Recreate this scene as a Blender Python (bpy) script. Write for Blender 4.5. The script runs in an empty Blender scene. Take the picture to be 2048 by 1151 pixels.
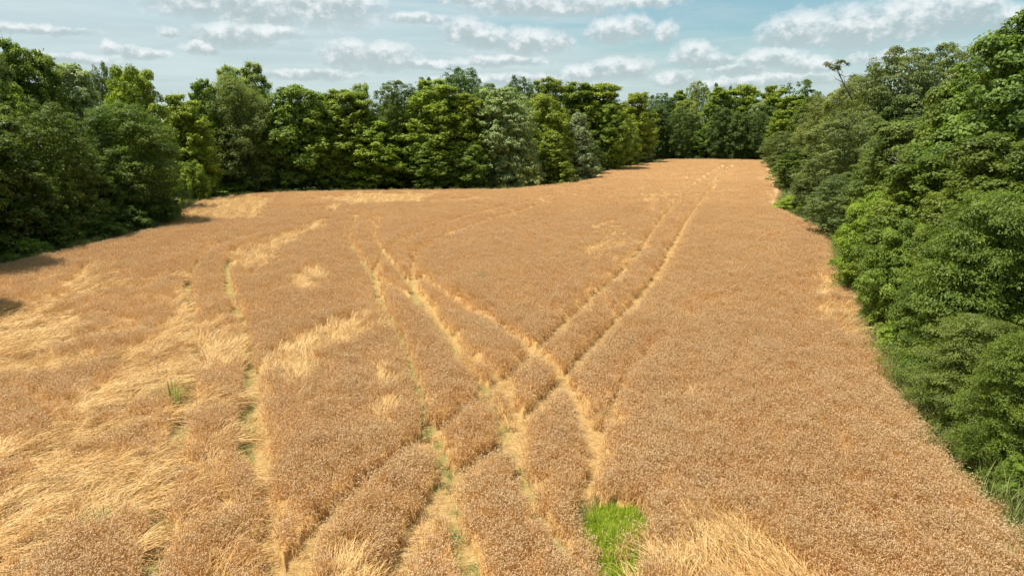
import bpy, math, random
import numpy as np
from mathutils import Vector

# ------------------------------------------------------------------ camera, sky, sun, exposure
S = bpy.context.scene
COL = S.collection
CAM_H, PITCH, FPX = 8.0, math.radians(12.8), 1366.0
cam = bpy.data.cameras.new("camera")
cam.lens = 24.0; cam.sensor_width = 36.0; cam.clip_end = 6000.0; cam.clip_start = 0.1
camo = bpy.data.objects.new("camera", cam)
COL.objects.link(camo)
camo.location = (0, 0, CAM_H)
camo.rotation_euler = (math.radians(90) - PITCH, 0, 0)
S.camera = camo
S.view_settings.view_transform = 'Standard'
S.view_settings.look = 'None'
S.view_settings.exposure = 0.45
S.view_settings.gamma = 1.0
S.cycles.max_bounces = 6
S.cycles.diffuse_bounces = 4
S.cycles.transmission_bounces = 3
S.cycles.glossy_bounces = 1

SUN_EL, SUN_AZ = math.radians(69), math.radians(-97)   # azimuth from +Y towards +X
sun = bpy.data.lights.new("sun", 'SUN')
sun.energy = 5.0; sun.angle = math.radians(0.53); sun.color = (1.0, 0.95, 0.86)
suno = bpy.data.objects.new("sun", sun); COL.objects.link(suno)
sdir = Vector((math.sin(SUN_AZ)*math.cos(SUN_EL), math.cos(SUN_AZ)*math.cos(SUN_EL), math.sin(SUN_EL)))
suno.rotation_euler = (-sdir).to_track_quat('-Z', 'Y').to_euler()

def px_dir(u, v):
    a, b = (u-1024)/FPX, -(v-575.5)/FPX
    return (a, math.cos(PITCH)+b*math.sin(PITCH), -math.sin(PITCH)+b*math.cos(PITCH))
def px_ground(u, v, z=0.0):
    d = px_dir(u, v); t = (z-CAM_H)/d[2]
    return (d[0]*t, d[1]*t)
def px_azel(u, v):
    d = px_dir(u, v)
    return math.degrees(math.atan2(d[0], d[1])), math.degrees(math.atan2(d[2], math.hypot(d[0], d[1])))

class NT:
    """small helper to wire nodes"""
    def __init__(s, tree): s.t = tree; s.n = tree.nodes; s.l = tree.links
    def new(s, typ, **kw):
        n = s.n.new(typ)
        for k, v in kw.items(): setattr(n, k, v)
        return n
    def put(s, sock, v):
        if isinstance(v, bpy.types.NodeSocket): s.l.new(v, sock)
        else: sock.default_value = v
    def math(s, op, a, b=0.0, clamp=False):
        n = s.new('ShaderNodeMath', operation=op); n.use_clamp = clamp
        s.put(n.inputs[0], a); s.put(n.inputs[1], b); return n.outputs[0]
    def vmath(s, op, a, b):
        n = s.new('ShaderNodeVectorMath', operation=op); s.put(n.inputs[0], a); s.put(n.inputs[1], b); return n.outputs[0]
    def step(s, v, a, b, c=0.0, d=1.0):
        n = s.new('ShaderNodeMapRange', interpolation_type='SMOOTHSTEP')
        for i, x in enumerate((v, a, b, c, d)): s.put(n.inputs[i], x)
        return n.outputs[0]
    def mix(s, f, a, b, mode='MIX'):
        n = s.new('ShaderNodeMix', data_type='RGBA', blend_type=mode)
        s.put(n.inputs[0], f)
        for i, x in ((6, a), (7, b)):
            if isinstance(x, bpy.types.NodeSocket): s.l.new(x, n.inputs[i])
            else: n.inputs[i].default_value = (x[0], x[1], x[2], 1)
        return n.outputs[2]
    def noise(s, vec, scale, detail=4.0, rough=0.55, dist=0.0, typ='FBM'):
        n = s.new('ShaderNodeTexNoise', noise_dimensions='3D', noise_type=typ)
        s.put(n.inputs['Vector'], vec); n.inputs['Scale'].default_value = scale
        n.inputs['Detail'].default_value = detail; n.inputs['Roughness'].default_value = rough
        n.inputs['Distortion'].default_value = dist
        return n.outputs[0]
    def attr(s, name, out='Fac', typ='GEOMETRY'):
        n = s.new('ShaderNodeAttribute', attribute_name=name, attribute_type=typ); return n.outputs[out]

# clouds: (u, v) of the centre in the photograph turned into a compass direction and an elevation, half width, height above and below
CLOUDS = [(395,14,105,46,22),(500,22,90,50,26),(640,14,125,66,38),(545,36,75,30,16),(700,112,58,24,26),(765,112,66,20,28),(690,96,34,14,10),
 (470,74,88,18,20),(545,66,60,10,14),(400,98,40,9,9),(335,66,22,8,8),(258,108,24,12,12),(222,100,20,10,10),(300,110,40,8,8),
 (930,66,46,22,22),(975,78,60,18,20),(1060,90,78,24,20),(1110,86,40,14,14),(1000,124,90,10,10),(1060,14,130,30,18),(1160,18,80,16,16),(960,2,90,16,8),(1280,8,90,14,8),
 (1226,68,50,24,18),(1268,62,40,24,16),(1332,72,24,22,16),(1386,116,44,24,20),(1425,122,40,12,14),(1240,140,66,18,20),(1180,150,60,16,14),
 (1350,160,44,14,14),(1545,122,66,20,16),(1620,132,60,16,14),(1480,140,60,10,14),(1605,66,86,30,28),(1720,62,110,36,34),(1830,44,90,46,34),(1930,30,90,36,34),(2030,40,60,20,24),
 (1775,118,80,12,8),(1560,160,130,10,10),(860,130,80,8,8),(1000,160,160,10,9),(150,120,90,9,9),(60,60,130,8,8),(1450,170,110,9,9),(620,150,110,9,10),(840,40,60,10,9)]
def build_world():
    w = bpy.data.worlds.new("World"); S.world = w; w.use_nodes = True
    k = NT(w.node_tree); k.n.clear()
    tc = k.new('ShaderNodeTexCoord').outputs['Generated']
    sky = k.new('ShaderNodeTexSky', sky_type='NISHITA')
    sky.sun_disc = False; sky.sun_elevation = SUN_EL; sky.sun_rotation = SUN_AZ
    sky.air_density = 1.0; sky.dust_density = 1.6; sky.ozone_density = 1.0
    sx = k.new('ShaderNodeSeparateXYZ'); k.l.new(tc, sx.inputs[0])
    X, Y, Z = sx.outputs
    az = k.math('MULTIPLY', k.math('ARCTAN2', X, Y), 57.29578)
    el = k.math('MULTIPLY', k.math('ARCSINE', Z), 57.29578)
    cb = k.new('ShaderNodeCombineXYZ'); k.put(cb.inputs[0], az); k.put(cb.inputs[1], el)
    P = cb.outputs[0]
    nw = k.new('ShaderNodeTexNoise', noise_dimensions='3D'); k.put(nw.inputs['Vector'], P)
    nw.inputs['Scale'].default_value = 0.75; nw.inputs['Detail'].default_value = 5.0; nw.inputs['Roughness'].default_value = 0.6
    warp = k.vmath('MULTIPLY', k.vmath('SUBTRACT', nw.outputs[1], (0.5, 0.5, 0.5)), (1.7, 1.0, 0))
    PW = k.vmath('ADD', P, warp)
    sp = k.new('ShaderNodeSeparateXYZ'); k.l.new(PW, sp.inputs[0])
    A, E = sp.outputs[0], sp.outputs[1]
    F = None; num = None; den = None
    for (u, v, wd, hu, hd) in CLOUDS:
        a0, e0 = px_azel(u, v)
        aw = abs(px_azel(u+wd, v)[0]-px_azel(u-wd, v)[0])/2*1.12
        eu, ed = hu/24.0*1.35, hd/24.0*1.05
        dx = k.math('MULTIPLY', k.math('SUBTRACT', A, a0), 1/aw)
        dy = k.math('SUBTRACT', E, e0)
        dn = k.math('MAXIMUM', k.math('MULTIPLY', dy, 1/eu), k.math('MULTIPLY', dy, -1/ed))
        f = k.math('SUBTRACT', 1.0, k.math('ADD', k.math('MULTIPLY', dx, dx), k.math('MULTIPLY', dn, dn)))
        f = k.math('MAXIMUM', f, -0.6)
        wgt = k.math('MAXIMUM', k.math('ADD', f, 0.2), 0.0); wgt = k.math('MULTIPLY', wgt, wgt)
        g = k.math('MULTIPLY', wgt, k.math('MULTIPLY', dy, 1/eu))
        F = f if F is None else k.math('MAXIMUM', F, f)
        num = g if num is None else k.math('ADD', num, g)
        den = wgt if den is None else k.math('ADD', den, wgt)
    G = k.math('DIVIDE', num, k.math('ADD', den, 0.02))
    PS = k.vmath('MULTIPLY', P, (0.85, 1.05, 1.0))
    n1 = k.noise(PS, 1.1, 7.0, 0.6)
    n2 = k.noise(k.vmath('ADD', PS, (0.12, -0.22, 3.0)), 1.1, 7.0, 0.6)
    Fn = k.math('ADD', F, k.math('MULTIPLY', k.math('SUBTRACT', n1, 0.5), 1.6))
    dens = k.step(Fn, -0.5, 1.05)
    relief = k.math('MULTIPLY', k.math('SUBTRACT', n1, n2), 3.2)
    lit = k.step(k.math('ADD', k.math('ADD', k.math('MULTIPLY', G, 1.5), relief), k.math('MULTIPLY', k.math('SUBTRACT', 0.55, F), 0.25)), -0.5, 1.1)
    # thin streaky veil, thickest low and towards the left, and broken cloud over the rest of the dome
    vs = k.noise(k.vmath('MULTIPLY', P, (0.055, 0.5, 1)), 1.0, 6.0, 0.62, 0.6)
    vleft = k.step(az, 34.0, -25.0, -0.1, 0.36)
    low = k.step(el, 9.0, 1.0, 0.0, 0.45)
    veil = k.step(k.math('ADD', k.math('ADD', vs, vleft), low), 0.34, 0.95, 0.0, 0.82)
    dome = k.noise(tc, 3.2, 6.0, 0.6)
    domed = k.math('MULTIPLY', k.step(dome, 0.47, 0.62), k.step(el, 11.5, 17.0, 0.0, 0.85))
    base = k.mix(1.0, sky.outputs[0], (0.84, 1.05, 0.95), 'MULTIPLY')
    vn = k.noise(k.vmath('MULTIPLY', P, (0.07, 0.75, 7)), 1.0, 6.0, 0.6, 0.4)
    c = k.mix(veil, base, k.mix(k.step(vn, .3, .7), (4.1, 4.95, 5.2), (5.0, 5.75, 5.9)))
    cc = k.mix(lit, (3.5, 4.2, 4.35), (6.8, 7.05, 7.1))
    c = k.mix(k.math('MULTIPLY', dens, 0.88), c, cc)
    c = k.mix(domed, c, (6.2, 6.5, 6.6))
    bg = k.new('ShaderNodeBackground'); k.l.new(c, bg.inputs[0]); bg.inputs[1].default_value = 0.1
    out = k.new('ShaderNodeOutputWorld'); k.l.new(bg.outputs[0], out.inputs[0])
    w.cycles.sampling_method = 'MANUAL'; w.cycles.sample_map_resolution = 512
build_world()

# ------------------------------------------------------------------ helpers
rng = np.random.default_rng(7)
def hash2(ix, iy, seed):
    n = (ix.astype(np.int64)*374761393 + iy.astype(np.int64)*668265263 + seed*1442695041) & 0x7fffffff
    n = ((n ^ (n >> 13))*1274126177) & 0x7fffffff
    return ((n ^ (n >> 16)) & 0xffff)/65535.0
def vnoise(x, y, seed=0):
    ix, iy = np.floor(x), np.floor(y); fx, fy = x-ix, y-iy
    fx, fy = fx*fx*(3-2*fx), fy*fy*(3-2*fy)
    a, b = hash2(ix, iy, seed), hash2(ix+1, iy, seed); c, d = hash2(ix, iy+1, seed), hash2(ix+1, iy+1, seed)
    return (a*(1-fx)+b*fx)*(1-fy)+(c*(1-fx)+d*fx)*fy
def fbm(x, y, seed=0, o=3):
    s = 0; a = 0.5; t = 0
    for i in range(o):
        s = s+a*vnoise(x*2**i, y*2**i, seed+i*17); t += a; a *= 0.5
    return s/t
def inside(x, y, poly):
    r = np.zeros(x.shape, bool); n = len(poly)
    for i in range(n):
        (x1, y1), (x2, y2) = poly[i], poly[(i+1) % n]
        if y1 == y2: continue
        c = ((y1 > y) != (y2 > y)) & (x < (x2-x1)*(y-y1)/(y2-y1)+x1)
        r ^= c
    return r
def dist_line(x, y, pts, closed=False):
    d = np.full(x.shape, 1e9); n = len(pts)
    for i in range(n if closed else n-1):
        (x1, y1), (x2, y2) = pts[i], pts[(i+1) % n]
        dx, dy = x2-x1, y2-y1
        t = np.clip(((x-x1)*dx+(y-y1)*dy)/max(dx*dx+dy*dy, 1e-9), 0, 1)
        d = np.minimum(d, (x-x1-t*dx)**2+(y-y1-t*dy)**2)
    return np.sqrt(d)
def smooth(pts, n=3):
    for _ in range(n):
        q = [pts[0]]
        for a, b in zip(pts[:-1], pts[1:]):
            q += [(a[0]*.75+b[0]*.25, a[1]*.75+b[1]*.25), (a[0]*.25+b[0]*.75, a[1]*.25+b[1]*.75)]
        pts = q+[pts[-1]]
    return pts
def sstep(x, a, b):
    t = np.clip((x-a)/(b-a), 0, 1); return t*t*(3-2*t)

def mesh_np(name, verts, faces, mat, attrs=None, smooth_shade=False):
    """faces: (n,4) or list of arrays of equal-width faces"""
    m = bpy.data.meshes.new(name)
    fs = faces if isinstance(faces, list) else [faces]
    verts = np.asarray(verts, np.float32)
    idx = np.concatenate([np.asarray(f, np.int32).ravel() for f in fs])
    cnt = np.concatenate([np.full(len(f), f.shape[1], np.int32) for f in fs])
    m.vertices.add(len(verts)); m.vertices.foreach_set('co', verts.ravel())
    m.loops.add(len(idx)); m.loops.foreach_set('vertex_index', idx)
    m.polygons.add(len(cnt))
    m.polygons.foreach_set('loop_start', np.concatenate([[0], np.cumsum(cnt)[:-1]]).astype(np.int32))
    if smooth_shade: m.polygons.foreach_set('use_smooth', np.ones(len(cnt), bool))
    for k, v in (attrs or {}).items():
        a = m.attributes.new(k, 'FLOAT', 'POINT'); a.data.foreach_set('value', np.asarray(v, np.float32))
    m.update(calc_edges=True)
    if mat: m.materials.append(mat)
    return m
def link(name, data, parent=None, **props):
    o = bpy.data.objects.new(name, data); COL.objects.link(o)
    if parent: o.parent = parent
    for k, v in props.items(): o[k] = v
    return o

def scatter(name, pos, rot, scl, idx, protos, parent=None, **props):
    """one stuff object: protos (meshes) instanced on points by geometry nodes"""
    m = bpy.data.meshes.new(name)
    m.vertices.add(len(pos)); m.vertices.foreach_set('co', np.asarray(pos, np.float32).ravel())
    for k, t, v in (('rot', 'FLOAT_VECTOR', rot), ('scl', 'FLOAT_VECTOR', scl)):
        a = m.attributes.new(k, t, 'POINT'); a.data.foreach_set('vector', np.asarray(v, np.float32).ravel())
    a = m.attributes.new('pick', 'INT', 'POINT'); a.data.foreach_set('value', np.asarray(idx, np.int32))
    o = link(name, m, parent, **props)
    c = bpy.data.collections.new(name+"_pieces")
    for i, pm in enumerate(protos):
        po = bpy.data.objects.new("%s_piece_%02d" % (name, i), pm); c.objects.link(po)
    g = bpy.data.node_groups.new(name+"_scatter", 'GeometryNodeTree')
    g.interface.new_socket('Geometry', in_out='INPUT', socket_type='NodeSocketGeometry')
    g.interface.new_socket('Geometry', in_out='OUTPUT', socket_type='NodeSocketGeometry')
    N = g.nodes; L = g.links
    gi, go = N.new('NodeGroupInput'), N.new('NodeGroupOutput')
    ci = N.new('GeometryNodeCollectionInfo'); ci.inputs[0].default_value = c
    ci.inputs['Separate Children'].default_value = True; ci.inputs['Reset Children'].default_value = True
    ip = N.new('GeometryNodeInstanceOnPoints'); ip.inputs['Pick Instance'].default_value = True
    def na(n, t):
        x = N.new('GeometryNodeInputNamedAttribute'); x.data_type = t; x.inputs[0].default_value = n
        return [s for s in x.outputs if s.enabled and s.name == 'Attribute'][0]
    L.new(gi.outputs[0], ip.inputs['Points']); L.new(ci.outputs[0], ip.inputs['Instance'])
    L.new(na('pick', 'INT'), ip.inputs['Instance Index'])
    e = N.new('FunctionNodeEulerToRotation'); L.new(na('rot', 'FLOAT_VECTOR'), e.inputs[0])
    L.new(e.outputs[0], ip.inputs['Rotation'])
    L.new(na('scl', 'FLOAT_VECTOR'), ip.inputs['Scale'])
    L.new(ip.outputs[0], go.inputs[0])
    md = o.modifiers.new("scatter", 'NODES'); md.node_group = g
    return o

# ------------------------------------------------------------------ materials
def mat_new(name):
    m = bpy.data.materials.new(name); m.use_nodes = True
    k = NT(m.node_tree); k.n.clear()
    return m, k, k.new('ShaderNodeOutputMaterial')
def principled(k, col, rough=0.7, spec=0.3):
    p = k.new('ShaderNodeBsdfPrincipled'); k.put(p.inputs['Base Color'], col) if isinstance(col, bpy.types.NodeSocket) else setattr(p.inputs['Base Color'], 'default_value', (*col, 1))
    p.inputs['Roughness'].default_value = rough; p.inputs['Specular IOR Level'].default_value = spec
    return p

def make_leaf_mat(name, transl=0.36, spec=0.22, rough=0.5):
    m, k, out = mat_new(name)
    oi = k.new('ShaderNodeObjectInfo')
    t = k.attr('tint')
    col = oi.outputs['Color']
    hs = k.new('ShaderNodeHueSaturation'); k.l.new(col, hs.inputs['Color'])
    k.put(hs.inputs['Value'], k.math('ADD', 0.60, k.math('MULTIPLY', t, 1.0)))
    k.put(hs.inputs['Hue'], k.math('ADD', 0.515, k.math('MULTIPLY', t, -0.03)))
    geo = k.new('ShaderNodeNewGeometry')
    pale = k.mix(0.62, hs.outputs[0], (0.42, 0.48, 0.28))
    sil = k.math('MULTIPLY', k.math('SUBTRACT', 1.0, oi.outputs['Alpha']), geo.outputs['Backfacing'])
    c = k.mix(sil, hs.outputs[0], pale)
    p = principled(k, c, rough, spec)
    tr = k.new('ShaderNodeBsdfTranslucent')
    k.l.new(k.mix(1.0, c, (1.25, 1.35, 0.55), 'MULTIPLY'), tr.inputs[0])
    ms = k.new('ShaderNodeMixShader'); ms.inputs[0].default_value = transl
    k.l.new(p.outputs[0], ms.inputs[1]); k.l.new(tr.outputs[0], ms.inputs[2]); k.l.new(ms.outputs[0], out.inputs[0])
    return m
LEAF = make_leaf_mat("leaves")

def make_bark(name, a, b):
    m, k, out = mat_new(name)
    tc = k.new('ShaderNodeTexCoord').outputs['Object']
    n = k.noise(k.vmath('MULTIPLY', tc, (3, 3, 0.7)), 3.0, 6.0, 0.65)
    p = principled(k, k.mix(k.step(n, 0.35, 0.65), a, b), 0.9, 0.1)
    bp = k.new('ShaderNodeBump'); bp.inputs['Strength'].default_value = 0.6; k.l.new(n, bp.inputs['Height']); k.l.new(bp.outputs[0], p.inputs['Normal'])
    k.l.new(p.outputs[0], out.inputs[0]); return m
BARK = make_bark("bark", (0.05, 0.04, 0.03), (0.14, 0.12, 0.10))
BARK_PALE = make_bark("pale_bark", (0.16, 0.14, 0.11), (0.55, 0.52, 0.46))
DEADWOOD = make_bark("dead_wood", (0.16, 0.15, 0.14), (0.36, 0.34, 0.32))

def make_straw(name, ramp, transl=0.25, leafdark=(0.60, 0.36, 0.115)):
    """ramp: colours from tint 0 to 1; part 0 = stalk, 1 = ear, 2 = leaf"""
    m, k, out = mat_new(name)
    oi = k.new('ShaderNodeObjectInfo')
    t = k.attr('tint'); part = k.attr('part')
    cr = k.new('ShaderNodeValToRGB'); el = cr.color_ramp.elements
    while len(el) < len(ramp): el.new(0.5)
    for i, c in enumerate(ramp): el[i].position = i/(len(ramp)-1); el[i].color = (*c, 1)
    tt = k.math('ADD', k.math('MULTIPLY', t, 0.72), k.math('MULTIPLY', oi.outputs['Random'], 0.28))
    k.l.new(tt, cr.inputs[0])
    stalk = k.mix(k.math('MULTIPLY', t, 0.8), leafdark, (0.78, 0.53, 0.20))
    c = k.mix(k.math('MINIMUM', part, 1.0), stalk, cr.outputs[0])
    # broad drifts of ripeness over the field
    pos = k.new('ShaderNodeNewGeometry').outputs['Position']
    n = k.noise(k.vmath('MULTIPLY', pos, (1, 1, 0)), 0.22, 4.0, 0.6)
    n2 = k.noise(k.vmath('MULTIPLY', pos, (1, 1, 0)), 1.3, 3.0, 0.6)
    c = k.mix(k.step(n, 0.35, 0.7, 0.0, 0.5), c, k.mix(1.0, c, (0.92, 0.83, 0.72), 'MULTIPLY'))
    c = k.mix(k.step(n2, 0.45, 0.7, 0.0, 0.35), c, k.mix(1.0, c, (1.0, 0.80, 0.58), 'MULTIPLY'))
    p = principled(k, c, 0.6, 0.25)
    tr = k.new('ShaderNodeBsdfTranslucent'); k.l.new(c, tr.inputs[0])
    ms = k.new('ShaderNodeMixShader'); ms.inputs[0].default_value = transl
    k.l.new(p.outputs[0], ms.inputs[1]); k.l.new(tr.outputs[0], ms.inputs[2]); k.l.new(ms.outputs[0], out.inputs[0])
    return m
WHEAT = make_straw("ripe_wheat", [(0.70, 0.46, 0.205), (0.79, 0.58, 0.32), (0.86, 0.68, 0.43), (0.90, 0.78, 0.56)], 0.42)
STRAW = make_straw("flattened_straw", [(0.42, 0.24, 0.07), (0.61, 0.39, 0.145), (0.72, 0.51, 0.225), (0.79, 0.61, 0.34)], 0.15, (0.55, 0.34, 0.13))
GRASSM = make_leaf_mat("grass_blades", 0.35, 0.2, 0.6)

def make_field_mat():
    m, k, out = mat_new("wheat_stand")
    pos = k.new('ShaderNodeNewGeometry').outputs['Position']
    flat = k.vmath('MULTIPLY', pos, (1, 1, 0))
    n = k.noise(flat, 7.0, 5.0, 0.7); n2 = k.noise(flat, 0.3, 4.0, 0.6)
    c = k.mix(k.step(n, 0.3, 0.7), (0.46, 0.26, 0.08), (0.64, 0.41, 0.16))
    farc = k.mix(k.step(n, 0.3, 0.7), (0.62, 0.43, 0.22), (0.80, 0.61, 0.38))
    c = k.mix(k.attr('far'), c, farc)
    c = k.mix(k.step(n2, 0.35, 0.7, 0, 0.4), c, k.mix(1.0, c, (1.0, 0.84, 0.7), 'MULTIPLY'))
    straw = k.mix(k.step(n, 0.3, 0.7), (0.55, 0.34, 0.13), (0.74, 0.51, 0.24))
    c = k.mix(k.attr('lodge'), c, straw)
    ng = k.noise(flat, 2.0, 3.0)
    tcol = k.mix(k.step(n, 0.3, 0.7), (0.38, 0.23, 0.08), (0.57, 0.38, 0.16))
    tcol = k.mix(k.math('MULTIPLY', k.attr('green'), k.step(ng, 0.35, 0.6, 0.1, 0.9)), tcol, (0.22, 0.23, 0.07))
    c = k.mix(k.attr('track'), c, tcol)
    p = principled(k, c, 0.85, 0.1)
    bp = k.new('ShaderNodeBump'); bp.inputs['Strength'].default_value = 0.9; bp.inputs['Distance'].default_value = 0.15
    k.l.new(n, bp.inputs['Height']); k.l.new(bp.outputs[0], p.inputs['Normal'])
    k.l.new(p.outputs[0], out.inputs[0]); return m
def make_ground_mat():
    m, k, out = mat_new("soil_and_litter")
    pos = k.new('ShaderNodeNewGeometry').outputs['Position']
    n = k.noise(pos, 0.8, 6.0, 0.65)
    p = principled(k, k.mix(k.step(n, 0.35, 0.65), (0.05, 0.045, 0.02), (0.07, 0.085, 0.025)), 0.95, 0.1)
    k.l.new(p.outputs[0], out.inputs[0]); return m

# ------------------------------------------------------------------ field layout traced on the ground
ZC = 0.8
EDGE_PX = [(0,520),(90,498),(180,480),(270,458),(330,440),(362,415),(390,398),(440,390),(500,384),(620,379),(800,377),(900,376),(1010,375),(1090,367),(1180,356),
 (1195,343),(1240,333),(1300,324),(1330,317.5),(1420,317),(1530,319),(1548,345),(1562,378),(1553,405),(1600,428),(1648,448),(1668,490),(1690,545),(1718,580),
 (1742,650),(1795,740),(1868,830),(1950,930),(2048,1035),(2200,1190)]
FIELD = [(-31.5, 4), (-33, 18), (-33.5, 30)] + [px_ground(u, v, ZC) for u, v in EDGE_PX] + [(8.2, 6), (7.0, 3)]
def line(*pts): return smooth([px_ground(u, v, 0.45) for u, v in pts], 2)
# (polyline, half width, greenness)
TRACKS = [
 (line((1446,332),(1400,365),(1350,405),(1310,450),(1280,500),(1240,545),(1180,595),(1120,650),(1070,700),(1011,753),(940,802),(890,838),(848,866),(775,915),(700,972),(640,1040),(605,1100),(590,1165)), .27, .1),
 (line((1466,332),(1430,365),(1385,420),(1350,480),(1325,535),(1270,600),(1200,670),(1130,748),(1085,800),(1045,838),(1006,880),(906,944),(844,1024),(805,1098),(780,1165)), .28, .1),
 (line((712,432),(695,465),(708,498),(735,532),(747,565),(762,605),(790,655),(812,700),(836,770),(858,845),(880,915),(900,1000),(925,1080),(945,1165)), .16, 1.0),
 (line((762,436),(745,458),(752,485),(782,522),(812,555),(832,590),(865,632),(905,690),(945,745),(978,785),(1000,835),(1022,885),(1038,930),(1062,985),(1100,1055),(1150,1130)), .15, .7),
 (line((1060,405),(1000,418),(900,442),(810,480),(765,503),(748,530),(750,570),(770,620)), .20, .1),
 (line((1080,412),(1010,433),(930,456),(862,485),(826,512),(822,545),(840,580),(876,635),(932,692),(980,732),(1010,757),(1026,800),(1036,850),(1042,905),(1036,960)), .17, .1),
 (line((758,550),(800,580),(848,612),(884,652)), .15, .1),
 (line((838,548),(900,592),(960,626),(1020,660),(1068,695),(1108,730),(1140,765),(1165,815),(1180,870),(1186,925),(1182,985),(1172,1045)), .23, .0),
 (line((1300,690),(1252,740),(1226,790),(1206,850),(1192,896)), .13, .0),
 (line((520,468),(445,486),(402,510),(381,540),(372,585),(375,640),(386,690),(376,760),(360,830),(343,900),(330,960),(306,1060),(290,1165)), .22, .8),
 (line((580,468),(495,488),(457,510),(450,548),(465,600),(490,660),(498,720),(490,790),(484,850),(490,920)), .21, .9),
 (line((505,735),(518,800),(521,880),(524,960),(534,1050),(548,1160)), .17, .1),
 (line((1097,410),(1086,401),(1040,397),(950,399),(850,404),(700,411),(600,420)), .2, .2),
 (line((1302,424),(1296,412),(1318,402)), .15, .1),
 (line((940,400),(800,415),(720,430),(700,445)), .12, .1),
]
def poly(*pts):
    v0, v1 = min(p[1] for p in pts), max(p[1] for p in pts)
    return [px_ground(u, v, .1+.6*(v-v0)/(v1-v0)) for u, v in pts]
# (outline, direction of the fallen stalks (world heading, degrees from +Y to +X), how flat 0..1, edge roughness)
LODGED = [
 (poly((-60,1005),(20,955),(90,925),(240,905),(300,930),(305,965),(275,1010),(222,1045),(130,1080),(60,1125),(-60,1190)), 58, .9),
 (poly((75,845),(180,782),(260,747),(360,708),(368,745),(300,792),(240,822),(150,855)), 55, .85),
 (poly((-60,640),(60,628),(110,603),(172,645),(120,690),(40,728),(-60,745)), 60, .8),
 (poly((400,712),(415,655),(442,635),(478,690),(455,722)), 20, .6),
 (poly((338,640),(346,592),(362,640)), 10, .5),
 (poly((522,724),(570,690),(640,672),(690,650),(748,630),(762,660),(757,692),(680,703),(645,716),(640,750),(600,778),(552,762)), 12, .62),
 (poly((578,560),(600,542),(640,544),(644,570),(600,576)), 15, .6),
 (poly((505,492),(560,472),(630,452),(668,445),(640,466),(570,487),(540,502)), 30, .7),
 (poly((468,527),(500,508),(552,514),(548,530),(500,538)), 30, .7),
 (poly((285,458),(372,425),(420,405),(500,400),(545,404),(522,438),(440,440),(380,450)), 40, .7),
 (poly((636,400),(740,394),(865,396),(840,404),(700,406)), 20, .6),
 (poly((640,419),(680,414),(690,420)), 20, .6),
 (poly((1182,462),(1205,450),(1246,452),(1240,470),(1195,472)), 60, .7, 1),
 (poly((1130,502),(1200,494),(1256,486),(1240,516),(1190,512)), 80, .5, 1),
 (poly((1275,397),(1325,387),(1340,397),(1290,402)), 60, .6, 1),
 (poly((1608,546),(1650,540),(1680,556),(1692,574),(1650,590),(1622,572)), 80, .8, 1),
 (poly((1618,622),(1690,612),(1722,672),(1655,664)), 80, .65, 1),
 (poly((1295,1185),(1335,1105),(1400,1062),(1480,1050),(1560,1088),(1650,1112),(1712,1185)), -22, .6),
 (poly((742,812),(764,728),(796,800),(776,840)), 8, .55),
 (poly((365,1185),(400,1112),(455,1088),(490,1185)), 30, .7),
 (poly((590,1185),(640,1120),(720,1112),(790,1185)), 20, .6),
 (poly((1369,804),(1375,778),(1381,804)), 5, .4),
 (poly((395,960),(420,920),(445,935),(420,975)), 30, .6),
 (poly((420,1010),(440,985),(470,1010),(440,1030)), 30, .6),
 (poly((130,575),(180,545),(200,570),(160,592)), 50, .6),
 (poly((210,715),(360,655),(372,680),(250,735)), 58, .75),
]
GRASS_PATCH = smooth([px_ground(u+18, v, 0.1+.6*max(0, (v-1060)/100)) for u, v in [(1160,1046),(1180,1022),(1196,1024),(1204,1004),(1212,1026),(1250,1034),(1268,1048),(1284,1090),(1276,1118),(1284,1230),(1180,1230),(1186,1120),(1162,1090),(1160,1046)]], 1)
LEFT_WEIGHT_POLY = [px_ground(u, v, 0.5) for u, v in [(-300,560),(60,540),(250,520),(420,540),(520,660),(560,800),(620,1000),(620,1190),(-300,1190)]]

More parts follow.
